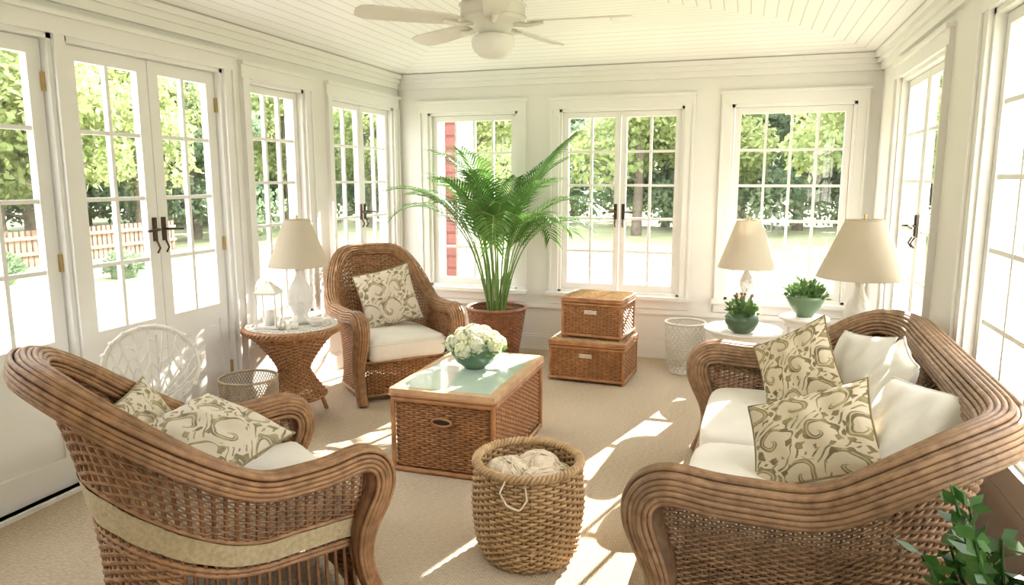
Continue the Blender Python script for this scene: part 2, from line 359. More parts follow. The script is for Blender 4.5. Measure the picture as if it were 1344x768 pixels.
def seating(name,sh,nst,nrows,roll,nstr,sr,mats,loc,rz,cushions,spindle=False,rows_f=20):
    w,d,ha=sh.w,sh.d,sh.ha; mb=MB()
    if not spindle: weave(mb,sh.S,nst,nrows,0,1,amp=.006)
    else:
        v0=.60; vb=(.45,.59)
        weave(mb,lambda U,V: sh.S(U,v0+V*(1-v0)),nst,int(nrows*(1-v0)*.85),0,1,amp=.006,rf=.62,stakes=False)
        a,b=.30,.70
        weave(mb,lambda U,V: sh.S(a+U*(b-a),V*.38),int(nst*.4)//2*2,int(nrows*.38),0,1,amp=.006,stakes=False)
        U,V=np.meshgrid(np.arange(nst+1)/nst,np.linspace(0,1,20),indexing='ij'); mb.tubes(sh.S(U,V),.0075,6,m=1)
        for v in (.01,.38,.41,.60): mb.tubes(sh.S(np.linspace(0,1,120),np.full(120,v)),.010,6,m=2)
        for e in (.012,-.012):
            U,V=np.meshgrid(np.linspace(0,1,90),np.linspace(*vb,5)); P=sh.S(U,V); x,y,nx,ny,_,_=sh.ev(U)
            P=P+np.stack([nx,ny,0*nx],-1)*(e+.002*np.sin(U*90)[...,None]); mb.grid(P,m=4)
    mb.tubes(sh.S(np.linspace(0,1,140),np.zeros(140)),.014,6,m=2)
    fo=np.array([(-w,-d-.045,.0),(-w,-d+.0,.10),(-w,-d+.03,.22),(-w,-d+.015,.34),(-w,-d-.035,.44*ha/.6),(-w,-d-.07,.52*ha/.6),(-w,-d-.06,ha-.01),(-w,-d-.0,ha+.03)])
    u0=.12/ (np.linalg.norm(np.diff(sh.C,axis=0),axis=1).sum()); U=np.linspace(u0,1-u0,200)
    x,y,nx,ny,h,q=sh.ev(U); A=sh.S(U,np.ones_like(U))+np.stack([nx*.02,ny*.02,0*nx],-1)
    fr=fo.copy()[::-1]; fr[:,0]*=-1
    P=np.concatenate([fo,A,fr]); Lv=np.concatenate([np.tile([-1,0,0],(len(fo),1)),np.stack([nx,ny,0*nx],-1),np.tile([1,0,0],(len(fo),1))])
    PL=resample_pair(P,Lv,360); P=smooth_path(PL[:,:3],11,2); P[0]=PL[0,:3]; P[-1]=PL[-1,:3]; Lv=nrm(smooth_path(PL[:,3:],15,2))
    T=nrm(np.gradient(P,axis=0)); Lv=nrm(Lv-(Lv*T).sum(-1,keepdims=True)*T); N=np.cross(T,Lv)
    zz=P[:,2]; k=.62+.38*sm(.1,.5,zz); st=[]
    for i,f in enumerate(np.linspace(-2.0,1.9,nstr)):
        st.append(P+((roll+.003*rng.normal())*k)[:,None]*(math.sin(f)*Lv+math.cos(f)*N))
    st=np.array(st); st[:,:,2]=np.maximum(st[:,:,2],sr)
    mb.tubes(st,(sr*(.75+.25*k))[None],6,m=2)
    mb.tubes(P,roll*.80*k,10,m=1)
    S2=lambda U,V: np.stack([(-1+2*U)*(w-.06),-d+.03-.02*np.cos((U-.5)*pi)+0*U,sh.zb+V*(.30-sh.zb)],-1)
    na=int(2*w/.032)//2*2
    weave(mb,S2,na,rows_f,0,1,amp=.006)
    mb.tubes(S2(np.linspace(0,1,30),np.ones(30)),.014,6,m=2); mb.tubes(S2(np.linspace(0,1,30),np.zeros(30)),.014,6,m=2)
    out=sh.C+sh.n*-.07; deckz=.29; c=out.mean(0)
    ring=lambda s_,z: np.column_stack([c+(out-c)*s_,np.full(len(out),z)])
    mb.grid(np.array([ring(.0,deckz),ring(1,deckz)]),cc=True,m=1)
    ob=mb.build(name,mats,loc,rz)
    cushions(ob,out)
    return ob
def dcush(z0,z1,dy=0):
    def f(ob,out):
        mb=MB(); o=out[::4]; o=o*.97; fr=np.column_stack([np.linspace(o[-1,0],o[0,0],24)[1:-1],np.full(22,o[0,1]-.02)])
        o=np.concatenate([o,fr]); c=o.mean(0)
        pr=[(0,z0),(.92,z0),(.975,z0+.012),(1,z0+.04),(1,z1-.045),(.985,z1-.02),(.95,z1-.004),(.86,z1+.006),(.5,z1+.02),(0,z1+.025)]
        G=np.array([np.column_stack([c+(o-c)*s_,np.full(len(o),z)]) for s_,z in pr]); mb.grid(G,cc=True)
        mb.tubes(np.column_stack([o,np.full(len(o),z1-.03)]),.006,6,closed=True)
        mb.build('seat_cushion',[M_cush],parent=ob)
    return f
def pillow(name,loc,normal,size,th,roll,m,asp=1):
    n=26; g=np.linspace(-1,1,n); x,y=np.meshgrid(g,g); mb=MB()
    t=np.clip((1-x**2)*(1-y**2),0,1)**.42
    px=x*(1-.07*(1-y**2))*size/2; py=y*(1-.07*(1-x**2))*size/2*asp
    uv=np.stack([x*.5+.5,y*.5+.5],-1)
    wr=.006*np.sin(9*x+4*y)*t+.004*np.sin(5*y-11*x)*t
    mb.grid(np.stack([px,py,t*th/2+wr],-1),uv=uv); mb.grid(np.stack([px,py,-t*th/2+wr],-1)[:,::-1],uv=uv[:,::-1])
    q=np.stack([px,py,0*px],-1); e=np.concatenate([q[0,:],q[1:,-1],q[-1,-2::-1],q[-2:0:-1,0]])
    mb.tubes(e,.005,5,closed=True)
    ob=mb.build(name,[m],loc); ob.rotation_mode='QUATERNION'
    ob.rotation_quaternion=Vector(normal).to_track_quat('Z','Y')@Quaternion((0,0,1),roll); return ob
sh1=Shell(.39,.42,.36,.57,1.0,.30,.92,.13)
seating('wicker_armchair',sh1,60,60,.056,14,.0092,[W_arm,W_mid_d,W_arm,W_mid,M_burlap],(-1.88,2.14,0),math.radians(145),dcush(.30,.46),spindle=True)
pillow('throw_pillow',(-1.90,2.14,.655),(.25,-.10,.85),.44,.15,.35,M_pat2)
pillow('throw_pillow.001',(-2.19,2.14,.63),(.80,.30,.45),.38,.13,.1,M_pat2)
sh2=Shell(.38,.39,.34,.62,1.04,.45,.85,.06)
seating('wicker_armchair.001',sh2,70,60,.050,12,.0094,[W_mid,W_mid_d,W_arm],(-2.615,4.97,0),math.radians(48),dcush(.30,.46))
pillow('throw_pillow.002',(-2.65,5.02,.70),(.62,-.76,.30),.46,.15,.2,M_pat2)
def sofac(ob,out):
    mb=MB()
    for x in (-.46,.46): mb.rbox((x,-.07,.375),(.90,.76,.16),p=7,puff=.02)
    mb.build('seat_cushions',[M_cush],parent=ob,weld=True)
sh3=Shell(.98,.47,.28,.60,.86,.24,.50,.06)
seating('wicker_sofa',sh3,130,54,.073,17,.0100,[W_sofa,W_sofa_d,W_sofa],(.285,3.27,0),math.radians(-92),sofac)
pillow('scroll_pillow',(.29,3.80,.68),(-.62,-.72,.45),.42,.15,.62,M_pat)
pillow('scroll_pillow.001',(.29,2.90,.635),(-.46,-.62,.64),.49,.15,.55,M_pat,.80)
pillow('white_pillow',(.55,3.82,.66),(-.85,-.30,.40),.44,.15,.15,M_linen)
pillow('white_pillow.001',(.60,3.34,.69),(-.88,.05,.40),.48,.15,-.05,M_linen)
pillow('white_pillow.002',(.58,2.86,.67),(-.75,-.25,.60),.48,.15,.15,M_linen)
# ------------------------------------------------------------------ boxes & baskets
def rrect(w,d,r,n=240):
    pts=[]
    for cx,cy,a in ((w-r,d-r,0),(-w+r,d-r,pi/2),(-w+r,-d+r,pi),(w-r,-d+r,1.5*pi)):
        pts+=[(cx+r*math.cos(a+t),cy+r*math.sin(a+t)) for t in np.linspace(0,pi/2,6)]
    pts.append(pts[0]); return resample(pts,n+1)
def per(C,z0,z1,tp=0):
    n=len(C)-1; k=np.arange(n+1)
    def S(U,V):
        x=np.interp(np.asarray(U)*n,k,C[:,0]); y=np.interp(np.asarray(U)*n,k,C[:,1]); s_=1+tp*V
        return np.stack([x*s_,y*s_,z0+V*(z1-z0)],-1)
    return S
mb=MB(); w,d=.300,.475; C=rrect(w-.015,d-.015,.02); hh=.435; weave(mb,per(C,.03,hh),96,30,0,1,amp=.005)
mb.box((-w+.03,-d+.03,.03),(w-.03,d-.03,hh-.01),1)
for z in (.015,hh-.015): mb.tubes(np.column_stack([rrect(w,d,.03)[:-1],np.full(240,z)]),.015,6,m=2,closed=True)
for sx in (-1,1):
    for sy in (-1,1): mb.tubes([(sx*w*.985,sy*d*.99,.0),(sx*w*.985,sy*d*.99,hh-.01)],.014,8,m=2)
for a,b in (((-w-.01,-d-.01,hh),(w+.01,-d+.035,hh+.045)),((-w-.01,d-.035,hh),(w+.01,d+.01,hh+.045)),((-w-.01,-d+.035,hh),(-w+.035,d-.035,hh+.045)),((w-.035,-d+.035,hh),(w+.01,d-.035,hh+.045))): mb.box(a,b,3)
mb.tubes(np.column_stack([rrect(w+.012,d+.012,.01)[:-1],np.full(240,hh+.008)]),.008,6,m=2,closed=True)
mb.box((-w+.035,-d+.035,hh+.01),(w-.035,d-.035,hh+.047),4)
th=np.linspace(0,2*pi,24,endpoint=False)
mb.tubes(np.stack([.058*np.cos(th)*1.0,np.full(24,-d-.006),.31+.022*np.sin(th)],-1),.007,6,m=2,closed=True)
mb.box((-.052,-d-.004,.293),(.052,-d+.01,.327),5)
mb.build('wicker_trunk_coffee_table',[W_mid,W_mid_d,M_rat,M_lid,M_tglass,M_dark],(-1.52,3.93,0))
TT=hh+.048
def chest(name,w,d,h,loc,rz):
    mb=MB(); w/=2; d/=2; z0=.03
    weave(mb,per(rrect(w-.012,d-.012,.015),z0,h-.05),60,16,0,1,amp=.004); mb.box((-w+.03,-d+.03,z0),(w-.03,d-.03,h-.03),1)
    for z,r in ((.03,.012),(h-.055,.011),(h-.03,.012),(h-.012,.012)): mb.tubes(np.column_stack([rrect(w,d,.02)[:-1],np.full(240,z)]),r,6,m=2,closed=True)
    n=16
    for k in range(n):
        y=-d+.02+(2*d-.04)*(k+.5)/n; x=np.linspace(-w+.01,w-.01,49); ph=np.cos(pi*(np.arange(49)/4+k))
        mb.tubes(np.stack([x,np.full(49,y),h-.01+.004*ph],-1),(2*d-.04)/n/2,5,m=3)
    for sx in (-1,1):
        for sy in (-1,1): mb.tubes([(sx*(w-.01),sy*(d-.01),0),(sx*(w-.01),sy*(d-.01),h-.02)],.012,6,m=2)
    mb.box((-.05,-d-.018,h*.62),(.05,-d+.0,h*.62+.03),4)
    th=np.linspace(0,2*pi,16,endpoint=False); mb.tubes(np.stack([.03*np.cos(th),np.full(16,-d-.024),h*.68+.012*np.sin(th)],-1),.004,5,m=4,closed=True)
    return mb.build(name,[W_mid,W_mid_d,M_rat,W_tan,M_metal],loc,rz)
chest('wicker_storage_chest',.62,.54,.34,(-1.14,5.76,0),math.radians(-3))
chest('wicker_storage_chest.001',.50,.44,.34,(-1.11,5.78,.345),math.radians(-6))
prof=np.array([(.185,.0),(.215,.05),(.232,.15),(.238,.25),(.232,.35),(.225,.42)])
def Sr(U,V):
    r=np.interp(V*.42,prof[:,1],prof[:,0]); a=-U*2*pi
    return np.stack([r*np.cos(-a),r*np.sin(-a),V*.42+0*U],-1)
mb=MB(); weave(mb,Sr,44,30,0,1,amp=.007,sub=5,rs=.007)
mb.lathe([(0,.012),(.185,.012),(.21,.06)],32,m=1)
t=np.linspace(0,2*pi,220,endpoint=False)
for ph in (0,2*pi/3,4*pi/3): mb.tubes(np.stack([(.225+.013*np.cos(24*t+ph))*np.cos(t),(.225+.013*np.cos(24*t+ph))*np.sin(t),.425+.012*np.sin(24*t+ph)],-1),.009,6,m=0,closed=True)
mb.tubes(np.stack([.19*np.cos(t),.19*np.sin(t),0*t+.012],-1),.012,6,m=1,closed=True)
mb.tubes(resample([(-.10,-.212,.43),(-.13,-.235,.38),(-.10,-.252,.33),(-.05,-.255,.31),(-.02,-.25,.35),(-.03,-.22,.43)],30),.004,5,m=2)
mb.build('round_wicker_basket',[W_tan,W_tan_d,M_yarn],(-.84,2.83,0),math.radians(20))
mb=MB()
for (x,y,z,r) in ((-.09,-.03,.36,.09),(.08,-.06,.355,.085),(.02,.09,.36,.088),(-.10,.08,.33,.08),(.0,0,.27,.12),(.11,.06,.34,.07)):
    mb.ball((x,y,z),r,seg=24,sq=(1.1,1,.75),amp=.12,fr=5)
    for k in range(9):
        a=rng.normal(size=3); a/=np.linalg.norm(a); b=np.cross(a,rng.normal(size=3)); b/=np.linalg.norm(b)
        mb.tubes(np.array([np.array([x,y,z])+r*1.02*(a*math.cos(q)+b*math.sin(q))*np.array([1.1,1,.75]) for q in th]),.0045,4,closed=True)
mb.build('cotton_yarn_bundle',[M_yarn],(-.84,2.83,0))
def wirebasket(name,r0,r1,h,n,m,loc,style=0,wr=.0025):
    mb=MB(); t=np.linspace(0,1,30)
    P=[]
    for k in range(n):
        for sg in (-1,1):
            a=2*pi*k/n+sg*t*(1.2 if style==0 else 2.2); r=r0+(r1-r0)*t+.01*np.sin(t*pi)
            P.append(np.stack([r*np.cos(a),r*np.sin(a),.006+t*(h-.01)],-1))
    mb.tubes(np.array(P),wr,4)
    a=np.linspace(0,2*pi,48,endpoint=False)
    for z in ((.006,.5) if style else (.006,)):
        rr=r0+(r1-r0)*z; mb.tubes(np.stack([rr*np.cos(a),rr*np.sin(a),0*a+(z*h if z>.1 else z)],-1),wr*1.6,5,closed=True)
    mb.tubes(np.stack([r1*np.cos(a),r1*np.sin(a),0*a+h],-1),wr*2.6,6,closed=True)
    mb.lathe([(0,.004),(r0,.004)],24)
    return mb.build(name,[m],loc)
wirebasket('mesh_wastebasket',.145,.175,.40,60,M_gwire,(-2.90,3.62,0),wr=.003)
wirebasket('white_wire_basket',.13,.165,.43,22,M_wwire,(-.43,6.10,0),style=1,wr=.004)
# ------------------------------------------------------------------ side table with lamp
mb=MB()
def Sp(U,V):
    z=.16+V*.44; r=.10+.16*np.abs(V-.42)**1.3*2.2; a=U*2*pi
    return np.stack([r*np.cos(a),r*np.sin(a),z+0*U],-1)
weave(mb,Sp,34,34,0,1,amp=.005)
mb.lathe([(0,.60),(.305,.60),(.315,.605),(.322,.62),(.315,.64),(.305,.645),(0,.645)],48,m=2)
a=np.linspace(0,2*pi,200,endpoint=False)
for ph in (0,pi): mb.tubes(np.stack([(.318+.008*np.cos(30*a+ph))*np.cos(a),(.318+.008*np.cos(30*a+ph))*np.sin(a),.625+.012*np.sin(30*a+ph)],-1),.008,5,m=0,closed=True)
for k in range(30):
    q=2*pi*k/30; mb.tubes([(.20*math.cos(q),.20*math.sin(q),.53),(.30*math.cos(q+.12),.30*math.sin(q+.12),.61)],.007,5,m=0)
    mb.tubes([(.20*math.cos(q),.20*math.sin(q),.53),(.30*math.cos(q-.12),.30*math.sin(q-.12),.61)],.007,5,m=0)
for k in range(3):
    q=2*pi*k/3-.9; ca,sa=math.cos(q),math.sin(q)
    mb.tubes(resample([(.06*ca,.06*sa,.42),(.12*ca,.12*sa,.24),(.21*ca,.21*sa,.11),(.25*ca,.25*sa,.0)],16),.015,8,m=2)
a=np.linspace(0,2*pi,40,endpoint=False)
for z,r in ((.17,.185),(.15,.18)): mb.tubes(np.stack([r*np.cos(a),r*np.sin(a),0*a+z],-1),.011,6,m=2,closed=True)
mb.lathe([(0,.650),(.20,.650)],60,m=3)
A=np.linspace(0,2*pi,480,endpoint=False)
for r0,am,n,ph in ((.215,.016,30,0),(.215,.016,30,pi),(.25,.02,24,0),(.25,.02,24,pi),(.285,.016,36,0),(.285,.016,36,pi),(.20,.0,1,0),(.268,0,1,0)):
    mb.tubes(np.stack([(r0+am*np.cos(n*A+ph))*np.cos(A),(r0+am*np.cos(n*A+ph))*np.sin(A),0*A+.650],-1),.0032,4,m=3,closed=True)
mb.build('round_wicker_side_table',[W_mid,W_mid_d,M_rat,M_lace],(-2.88,4.07,0))
def lamp(name,loc,h,sr,kind=0):
    mb=MB(); hs=h*.44; zb=h-hs
    if kind==0: pr=[(0,0),(.075,0),(.08,.015),(.06,.03),(.045,.05),(.06,.09),(.078,.14),(.075,.19),(.055,.24),(.03,.28),(.022,.31),(.028,.33),(.015,.345),(.012,zb+.05)]
    else: pr=[(0,0),(.075,0),(.078,.02),(.045,.035),(.035,.08),(.05,.12),(.062,.17),(.045,.22),(.03,.25),(.045,.29),(.05,.32),(.03,.36),(.015,.39),(.012,zb+.05)]
    sc_=zb/.36 if kind==0 else zb/.42
    pr=[(r*(1.05),z*sc_ if z<zb else zb+.05) for r,z in pr]; pp=resample(pr,70)
    md=(lambda t,z:1+.06*np.cos(9*t+60*z)*np.cos(70*z)) if kind==0 else (lambda t,z:1+.16*np.cos(5*t+40*z)*np.cos(75*z+2*t))
    mb.lathe(pp,40,m=0,mod=md)
    if kind==1:
        for k in range(46):
            a=rng.uniform(0,2*pi); z=rng.uniform(.05,.36)*sc_; r=np.interp(z,[q[1] for q in pp],[q[0] for q in pp]); mb.ball((r*math.cos(a),r*math.sin(a),z),rng.uniform(.008,.015),seg=8)
    t=sr*.42
    S=[(sr,zb),(sr*.985,zb+.012),(t+.006,h-.012),(t,h)]; mb.lathe(resample(S,12),48,m=1); mb.lathe([(sr-.004,zb+.001),(t-.004,h-.001)],48,m=1)
    a=np.linspace(0,2*pi,48,endpoint=False)
    for z,r in ((zb,sr),(h,t)): mb.tubes(np.stack([r*np.cos(a),r*np.sin(a),0*a+z],-1),.004,6,m=1,closed=True)
    for k in range(3): q=2*pi*k/3; mb.tubes([(0,0,h-.02),(t*math.cos(q),t*math.sin(q),h-.005)],.003,4,m=2)
    mb.tubes([(0,0,zb),(0,0,h-.0)],.006,6,m=2); mb.ball((0,0,zb+.13),.03,m=0,seg=12); mb.lathe([(0,h+.035),(.010,h+.025),(.006,h+.01),(.012,h),(0,h-.01)],12,m=2)
    return mb.build(name,[M_white,M_shade,M_brass],loc)
lamp('table_lamp',(-2.86,4.15,.654),.70,.20,0)
mb=MB(); s_=.055
for sx in (-1,1):
    for sy in (-1,1): mb.tubes([(sx*s_,sy*s_,0),(sx*s_,sy*s_,.20)],.005,6)
for z in (.006,.2): mb.box((-s_-.008,-s_-.008,z-.006),(s_+.008,s_+.008,z+.006))
P=np.array([[(sx*(s_+.01),sy*(s_+.01),.206) for sx,sy in ((-1,-1),(1,-1),(1,1),(-1,1))],[(sx*.015,sy*.015,.26) for sx,sy in ((-1,-1),(1,-1),(1,1),(-1,1))]]); mb.grid(P,cc=True,smooth=False)
mb.tubes(np.stack([.02*np.cos(a),0*a,.28+.02*np.sin(a)],-1),.003,5,closed=True); mb.lathe([(0,.012),(.028,.012),(.028,.10),(.0,.105)],16)
mb.build('white_lantern',[M_white],(-2.96,3.94,.654),.3,scale=1.15)
mb=MB(); mb.lathe([(0,0),(.03,0),(.032,.006),(.055,.03),(.06,.045),(.056,.045),(.03,.012),(0,.01)],28); mb.build('small_white_bowl',[M_white],(-2.70,4.08,.654))
mb=MB(); mb.lathe([(0,0),(.025,0),(.03,.02),(.026,.05),(.015,.06),(.02,.07),(0,.075)],20); mb.build('trinket_jar',[M_metal],(-2.84,3.90,.654))
mb=MB(); mb.lathe([(0,0),(.022,0),(.022,.04),(.0,.042)],20); mb.build('votive_cup',[M_white],(-2.77,3.94,.654))
def sidetable(name,r,h,loc):
    mb=MB(); mb.lathe([(0,h-.025),(r-.01,h-.025),(r,h-.018),(r,h-.006),(r-.008,h),(0,h)],40)
    mb.lathe([(r*.8,h-.07),(r*.82,h-.025)],40); mb.lathe([(r*.78,h-.07),(r*.8,h-.025)],40)
    for k in range(3):
        q=2*pi*k/3+.4; c,s=math.cos(q),math.sin(q)
        mb.tubes(resample([(c*r*.75,s*r*.75,h-.03),(c*r*.70,s*r*.70,h*.5),(c*r*.85,s*r*.85,0)],12),.014,8)
    mb.lathe([(0,h*.34),(r*.55,h*.34),(r*.55,h*.36),(0,h*.36)],30)
    return mb.build(name,[M_white],loc)
sidetable('white_side_table',.30,.46,(.03,5.86,0))
lamp('coral_table_lamp',(.04,5.98,.46),.84,.225,1)
def foliage(mb,c,r,n,l,w,m,up=.3,sq=(1,1,1),inner=.2):
    v=nrm(rng.normal(size=(n,3))); v[:,2]=np.abs(v[:,2])*.9-.15; v=nrm(v); rad=r*rng.uniform(inner,1,n)[:,None]
    C=np.array(c)+v*rad*np.array(sq); dd=nrm(v+rng.normal(size=(n,3))*.4+np.array([0,0,up])); mb.leaves(C,dd,nrm(rng.normal(size=(n,3))+v*.5),l*rng.uniform(.6,1.2,n),w*rng.uniform(.7,1.2,n),m)
mb=MB(); mb.lathe([(0,0),(.05,0),(.10,.03),(.125,.08),(.12,.13),(.09,.165),(.085,.16),(.11,.12),(0,.14)],32)
foliage(mb,(0,0,.15),.10,160,.06,.035,1); 
for k in range(10): q=rng.uniform(0,6.28); mb.tubes(resample([(0,0,.14),(.05*math.cos(q),.05*math.sin(q),.22),(.07*math.cos(q),.07*math.sin(q),.29)],6),.004,5,m=1); mb.ball((.07*math.cos(q),.07*math.sin(q),.29),.011,m=2,seg=8)
mb.build('potted_succulent',[M_green,M_succ,M_pot],(.02,5.66,.46))
sidetable('white_plant_stand',.17,.66,(.44,5.40,0))
mb=MB(); mb.lathe([(0,0),(.05,0),(.06,.015),(.10,.07),(.128,.13),(.13,.15),(.122,.15),(.10,.10),(0,.12)],32)
foliage(mb,(0,0,.15),.13,420,.05,.022,1,up=.6,sq=(1,1,.8)); mb.build('potted_fern',[M_green2,M_succ],(.44,5.40,.66))
sidetable('white_end_table',.24,.58,(.70,4.82,0))
lamp('ceramic_table_lamp',(.70,4.82,.58),.80,.255,0)
mb=MB(); mb.lathe([(0,0),(.065,0),(.07,.01),(.115,.04),(.145,.09),(.145,.135),(.135,.155),(.128,.15),(.13,.11),(0,.11)],40)
for k in range(17):
    q=k*2.4; rr=.034*math.sqrt(k)*1.1; c=(rr*math.cos(q),rr*math.sin(q),.215-.9*rr*rr*4.0)
    n=170; v=nrm(rng.normal(size=(n,3))); C=np.array(c)+v*.050; tn=nrm(np.cross(v,rng.normal(size=(n,3)))); mb.leaves(C-tn*.012,tn+v*.25,v,.026,.026,1)
    mb.ball(c,.046,m=1,seg=10)
foliage(mb,(0,0,.12),.17,50,.06,.03,2,up=0,sq=(1,1,.4),inner=.8)
mb.build('hydrangea_bowl',[M_green,M_petal,M_succ],(-1.53,4.00,TT))
# ------------------------------------------------------------------ palm
mb=MB(); 
def Spt(U,V):
    r=.19+.075*V; q=U*2*pi; return np.stack([r*np.cos(q),r*np.sin(q),V*.46+0*U],-1)
weave(mb,Spt,44,26,0,0,amp=.004); mb.lathe([(0,.01),(.185,.01),(.255,.44)],32,m=0); mb.lathe([(0,.41),(.25,.41)],32,m=1)
mb.tubes(np.stack([.268*np.cos(a),.268*np.sin(a),0*a+.465],-1),.016,8,m=0,closed=True)
def frond(az,le,el0,droop,start=.38,lw=.26,nl=26,base=(0,0),nw=.018,pw=1.9):
    n=30; P=[np.array([base[0],base[1],.42])]
    for i in range(n-1):
        t=i/(n-1); e=el0-droop*t**pw; stp=le/(n-1); P.append(P[-1]+stp*np.array([math.cos(e)*math.cos(az),math.cos(e)*math.sin(az),math.sin(e)]))
    P=np.array(P); T=nrm(np.gradient(P,axis=0)); leaf=[]
    for i in range(nl):
        t=start+(1-start)*(i+.5)/nl; x=t*(n-1); k=int(x); f=x-k; p=P[k]*(1-f)+P[min(k+1,n-1)]*f; tt=T[k]
        s_=nrm(np.cross(tt,[0,0,1])) if abs(tt[2])<.995 else np.array([-math.sin(az),math.cos(az),0]); up=np.cross(s_,tt)
        l=lw*math.sin(min(1,(i+1.5)/nl*1.0+.12)*pi*.86)**.6
        for sg in (-1,1):
            d0=nrm(tt*.85+s_*sg*.7+up*.12); p1=p+d0*l*.5; d1=nrm(d0+np.array([0,0,-.5])); p2=p1+d1*l*.5; wv=nrm(np.cross(d0,up))*nw/2
            leaf.append([[p-wv*.5,p+wv*.5],[p1-wv,p1+wv],[p2-wv*.12,p2+wv*.12]])
    return P,np.array(leaf)
fr=[]
for k in range(26):
    az=k*2.399+rng.uniform(-.2,.2); inner=k/26
    fr.append(frond(az,rng.uniform(1.3,1.65),math.radians(rng.uniform(82,90)-6*inner),math.radians(rng.uniform(80,130)*(.55+.8*inner)),lw=rng.uniform(.26,.34),base=(.07*math.cos(az),.07*math.sin(az)),start=.46,nl=24,pw=2.3))
fr.append(frond(math.radians(-8),1.80,math.radians(79),math.radians(45),start=.55,lw=.17,nl=34,nw=.03))
fr.append(frond(math.radians(165),1.75,math.radians(86),math.radians(80),start=.5,lw=.24,nl=26,pw=2.4))
def sq(P):
    P=P.copy(); y=P[...,1]; P[...,1]=np.where(y>.12,.12+(y-.12)*.22,y); return P
for P,lf in fr:
    mb.tubes(sq(P),np.linspace(.009,.003,30)[None],5,m=2); mb.grid(sq(lf),m=3,smooth=False)
mb.build('potted_palm',[M_pot,M_soil,M_stem,M_palm],(-2.12,6.10,0))
# ------------------------------------------------------------------ ceiling fan
M_fan=mat('cream_fan_enamel',(.76,.72,.65),(.72,.68,.61),rough=.4,scale=4)
mb=MB(); zc=zt
mb.lathe([(0,zc),(.075,zc),(.07,zc-.03),(.03,zc-.06),(.014,zc-.065),(.014,2.50),(.05,2.49),(.075,2.47),(.13,2.45),(.150,2.43),(.152,2.36),(.148,2.345),(.10,2.335),(.085,2.31),(.07,2.295),(.07,2.27)],40)
mb.lathe([(.09,2.285),(.10,2.27),(.10,2.245),(.088,2.215),(.06,2.19),(0,2.18)],40,m=1)
for z in (2.365,2.42): mb.lathe([(.150,z-.006),(.160,z),(.150,z+.006)],40)
for k in range(5):
    q=math.radians(-68+72*k); c,s=math.cos(q),math.sin(q)
    r=np.array([.0,.03,.10,.25,.40,.45,.47]); hw=np.array([.03,.045,.052,.06,.062,.05,.02]); rows=[]
    for sgn in (1,-1):
        G=[]
        for ri,h in zip(r+.17,hw):
            line=[]
            for t in np.linspace(-1,1,5):
                lx,ly=ri,t*h; z=2.345+t*h*.22+sgn*.004; line.append((lx*c-ly*s,lx*s+ly*c,z))
            G.append(line)
        rows.append(np.array(G)); mb.grid(G,m=0,smooth=False)
    A,B=rows; rim=np.array([np.concatenate([X[:,0],X[-1,1:],X[::-1,-1][1:],X[0,::-1][1:-1]]) for X in (A,B)]); mb.grid(rim,cc=True,m=0,smooth=False)
    mb.tubes(resample([(.10*c,.10*s,2.335),(.17*c,.17*s,2.325),(.24*c,.24*s,2.338)],8),.012,6,m=0)
mb.build('ceiling_fan',[M_fan,M_white],(-1.16,3.30,0))
# ------------------------------------------------------------------ white wicker fan-back chair
mb=MB(); 
mb.lathe([(0,.43),(.20,.43),(.215,.44),(.20,.455),(0,.455)],32)
for sx in (-1,1):
    for sy in (-1,1): mb.tubes([(sx*.14,sy*.14,.43),(sx*.18,sy*.18,0)],.012,8)
t=np.linspace(-1,1,60); ang=t*2.45
ox=.24*np.sin(ang); oz=.70+.22*np.cos(ang); yb=.17+.12*(oz-.45)
OUT=np.stack([ox,yb,oz],-1); mb.tubes(OUT,.012,8); mb.tubes(OUT*[.94,1,1]+[0,0,-.012],.007,6)
b0=np.array([0,.18,.47])
for k in np.linspace(2,57,15).astype(int):
    e=OUT[k]; md=(b0+e)/2+np.array([e[0]*.18,-.02,.03]); mb.tubes(resample(np.array([b0,md,e]),12),.005,5)
for f in (.35,.5,.65,.8):
    P=b0+(OUT-b0)*f+np.stack([0*t,0*t,.025*np.cos(t*22)],-1); mb.tubes(P,.004,5)
for k in range(3,57,4): mb.ball(OUT[k]*[1.04,1,1],.016,seg=8)
mb.build('white_wicker_chair',[M_wwire],(-2.78,2.74,0),math.radians(42),scale=.94)
mb=MB(); mb.lathe([(0,0),(.11,0),(.15,.26),(.155,.28),(.14,.28),(0,.26)],28,m=1); 
for k in range(46):
    q=rng.uniform(0,6.28); e=np.array([.24*math.cos(q)*rng.uniform(.3,1),.20*math.sin(q)*rng.uniform(.3,1),rng.uniform(.5,.90)])
    P=resample([(0,0,.25),(e[0]*.5,e[1]*.5,.25+(e[2]-.25)*.6),tuple(e)],14); mb.tubes(P,.004,4,m=0)
    for j in range(4,14):
        for sg in range(3):
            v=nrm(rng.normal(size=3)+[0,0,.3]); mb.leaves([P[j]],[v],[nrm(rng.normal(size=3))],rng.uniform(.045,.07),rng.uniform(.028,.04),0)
mb.build('potted_green_plant',[M_bush,M_pot],(.66,1.82,0))
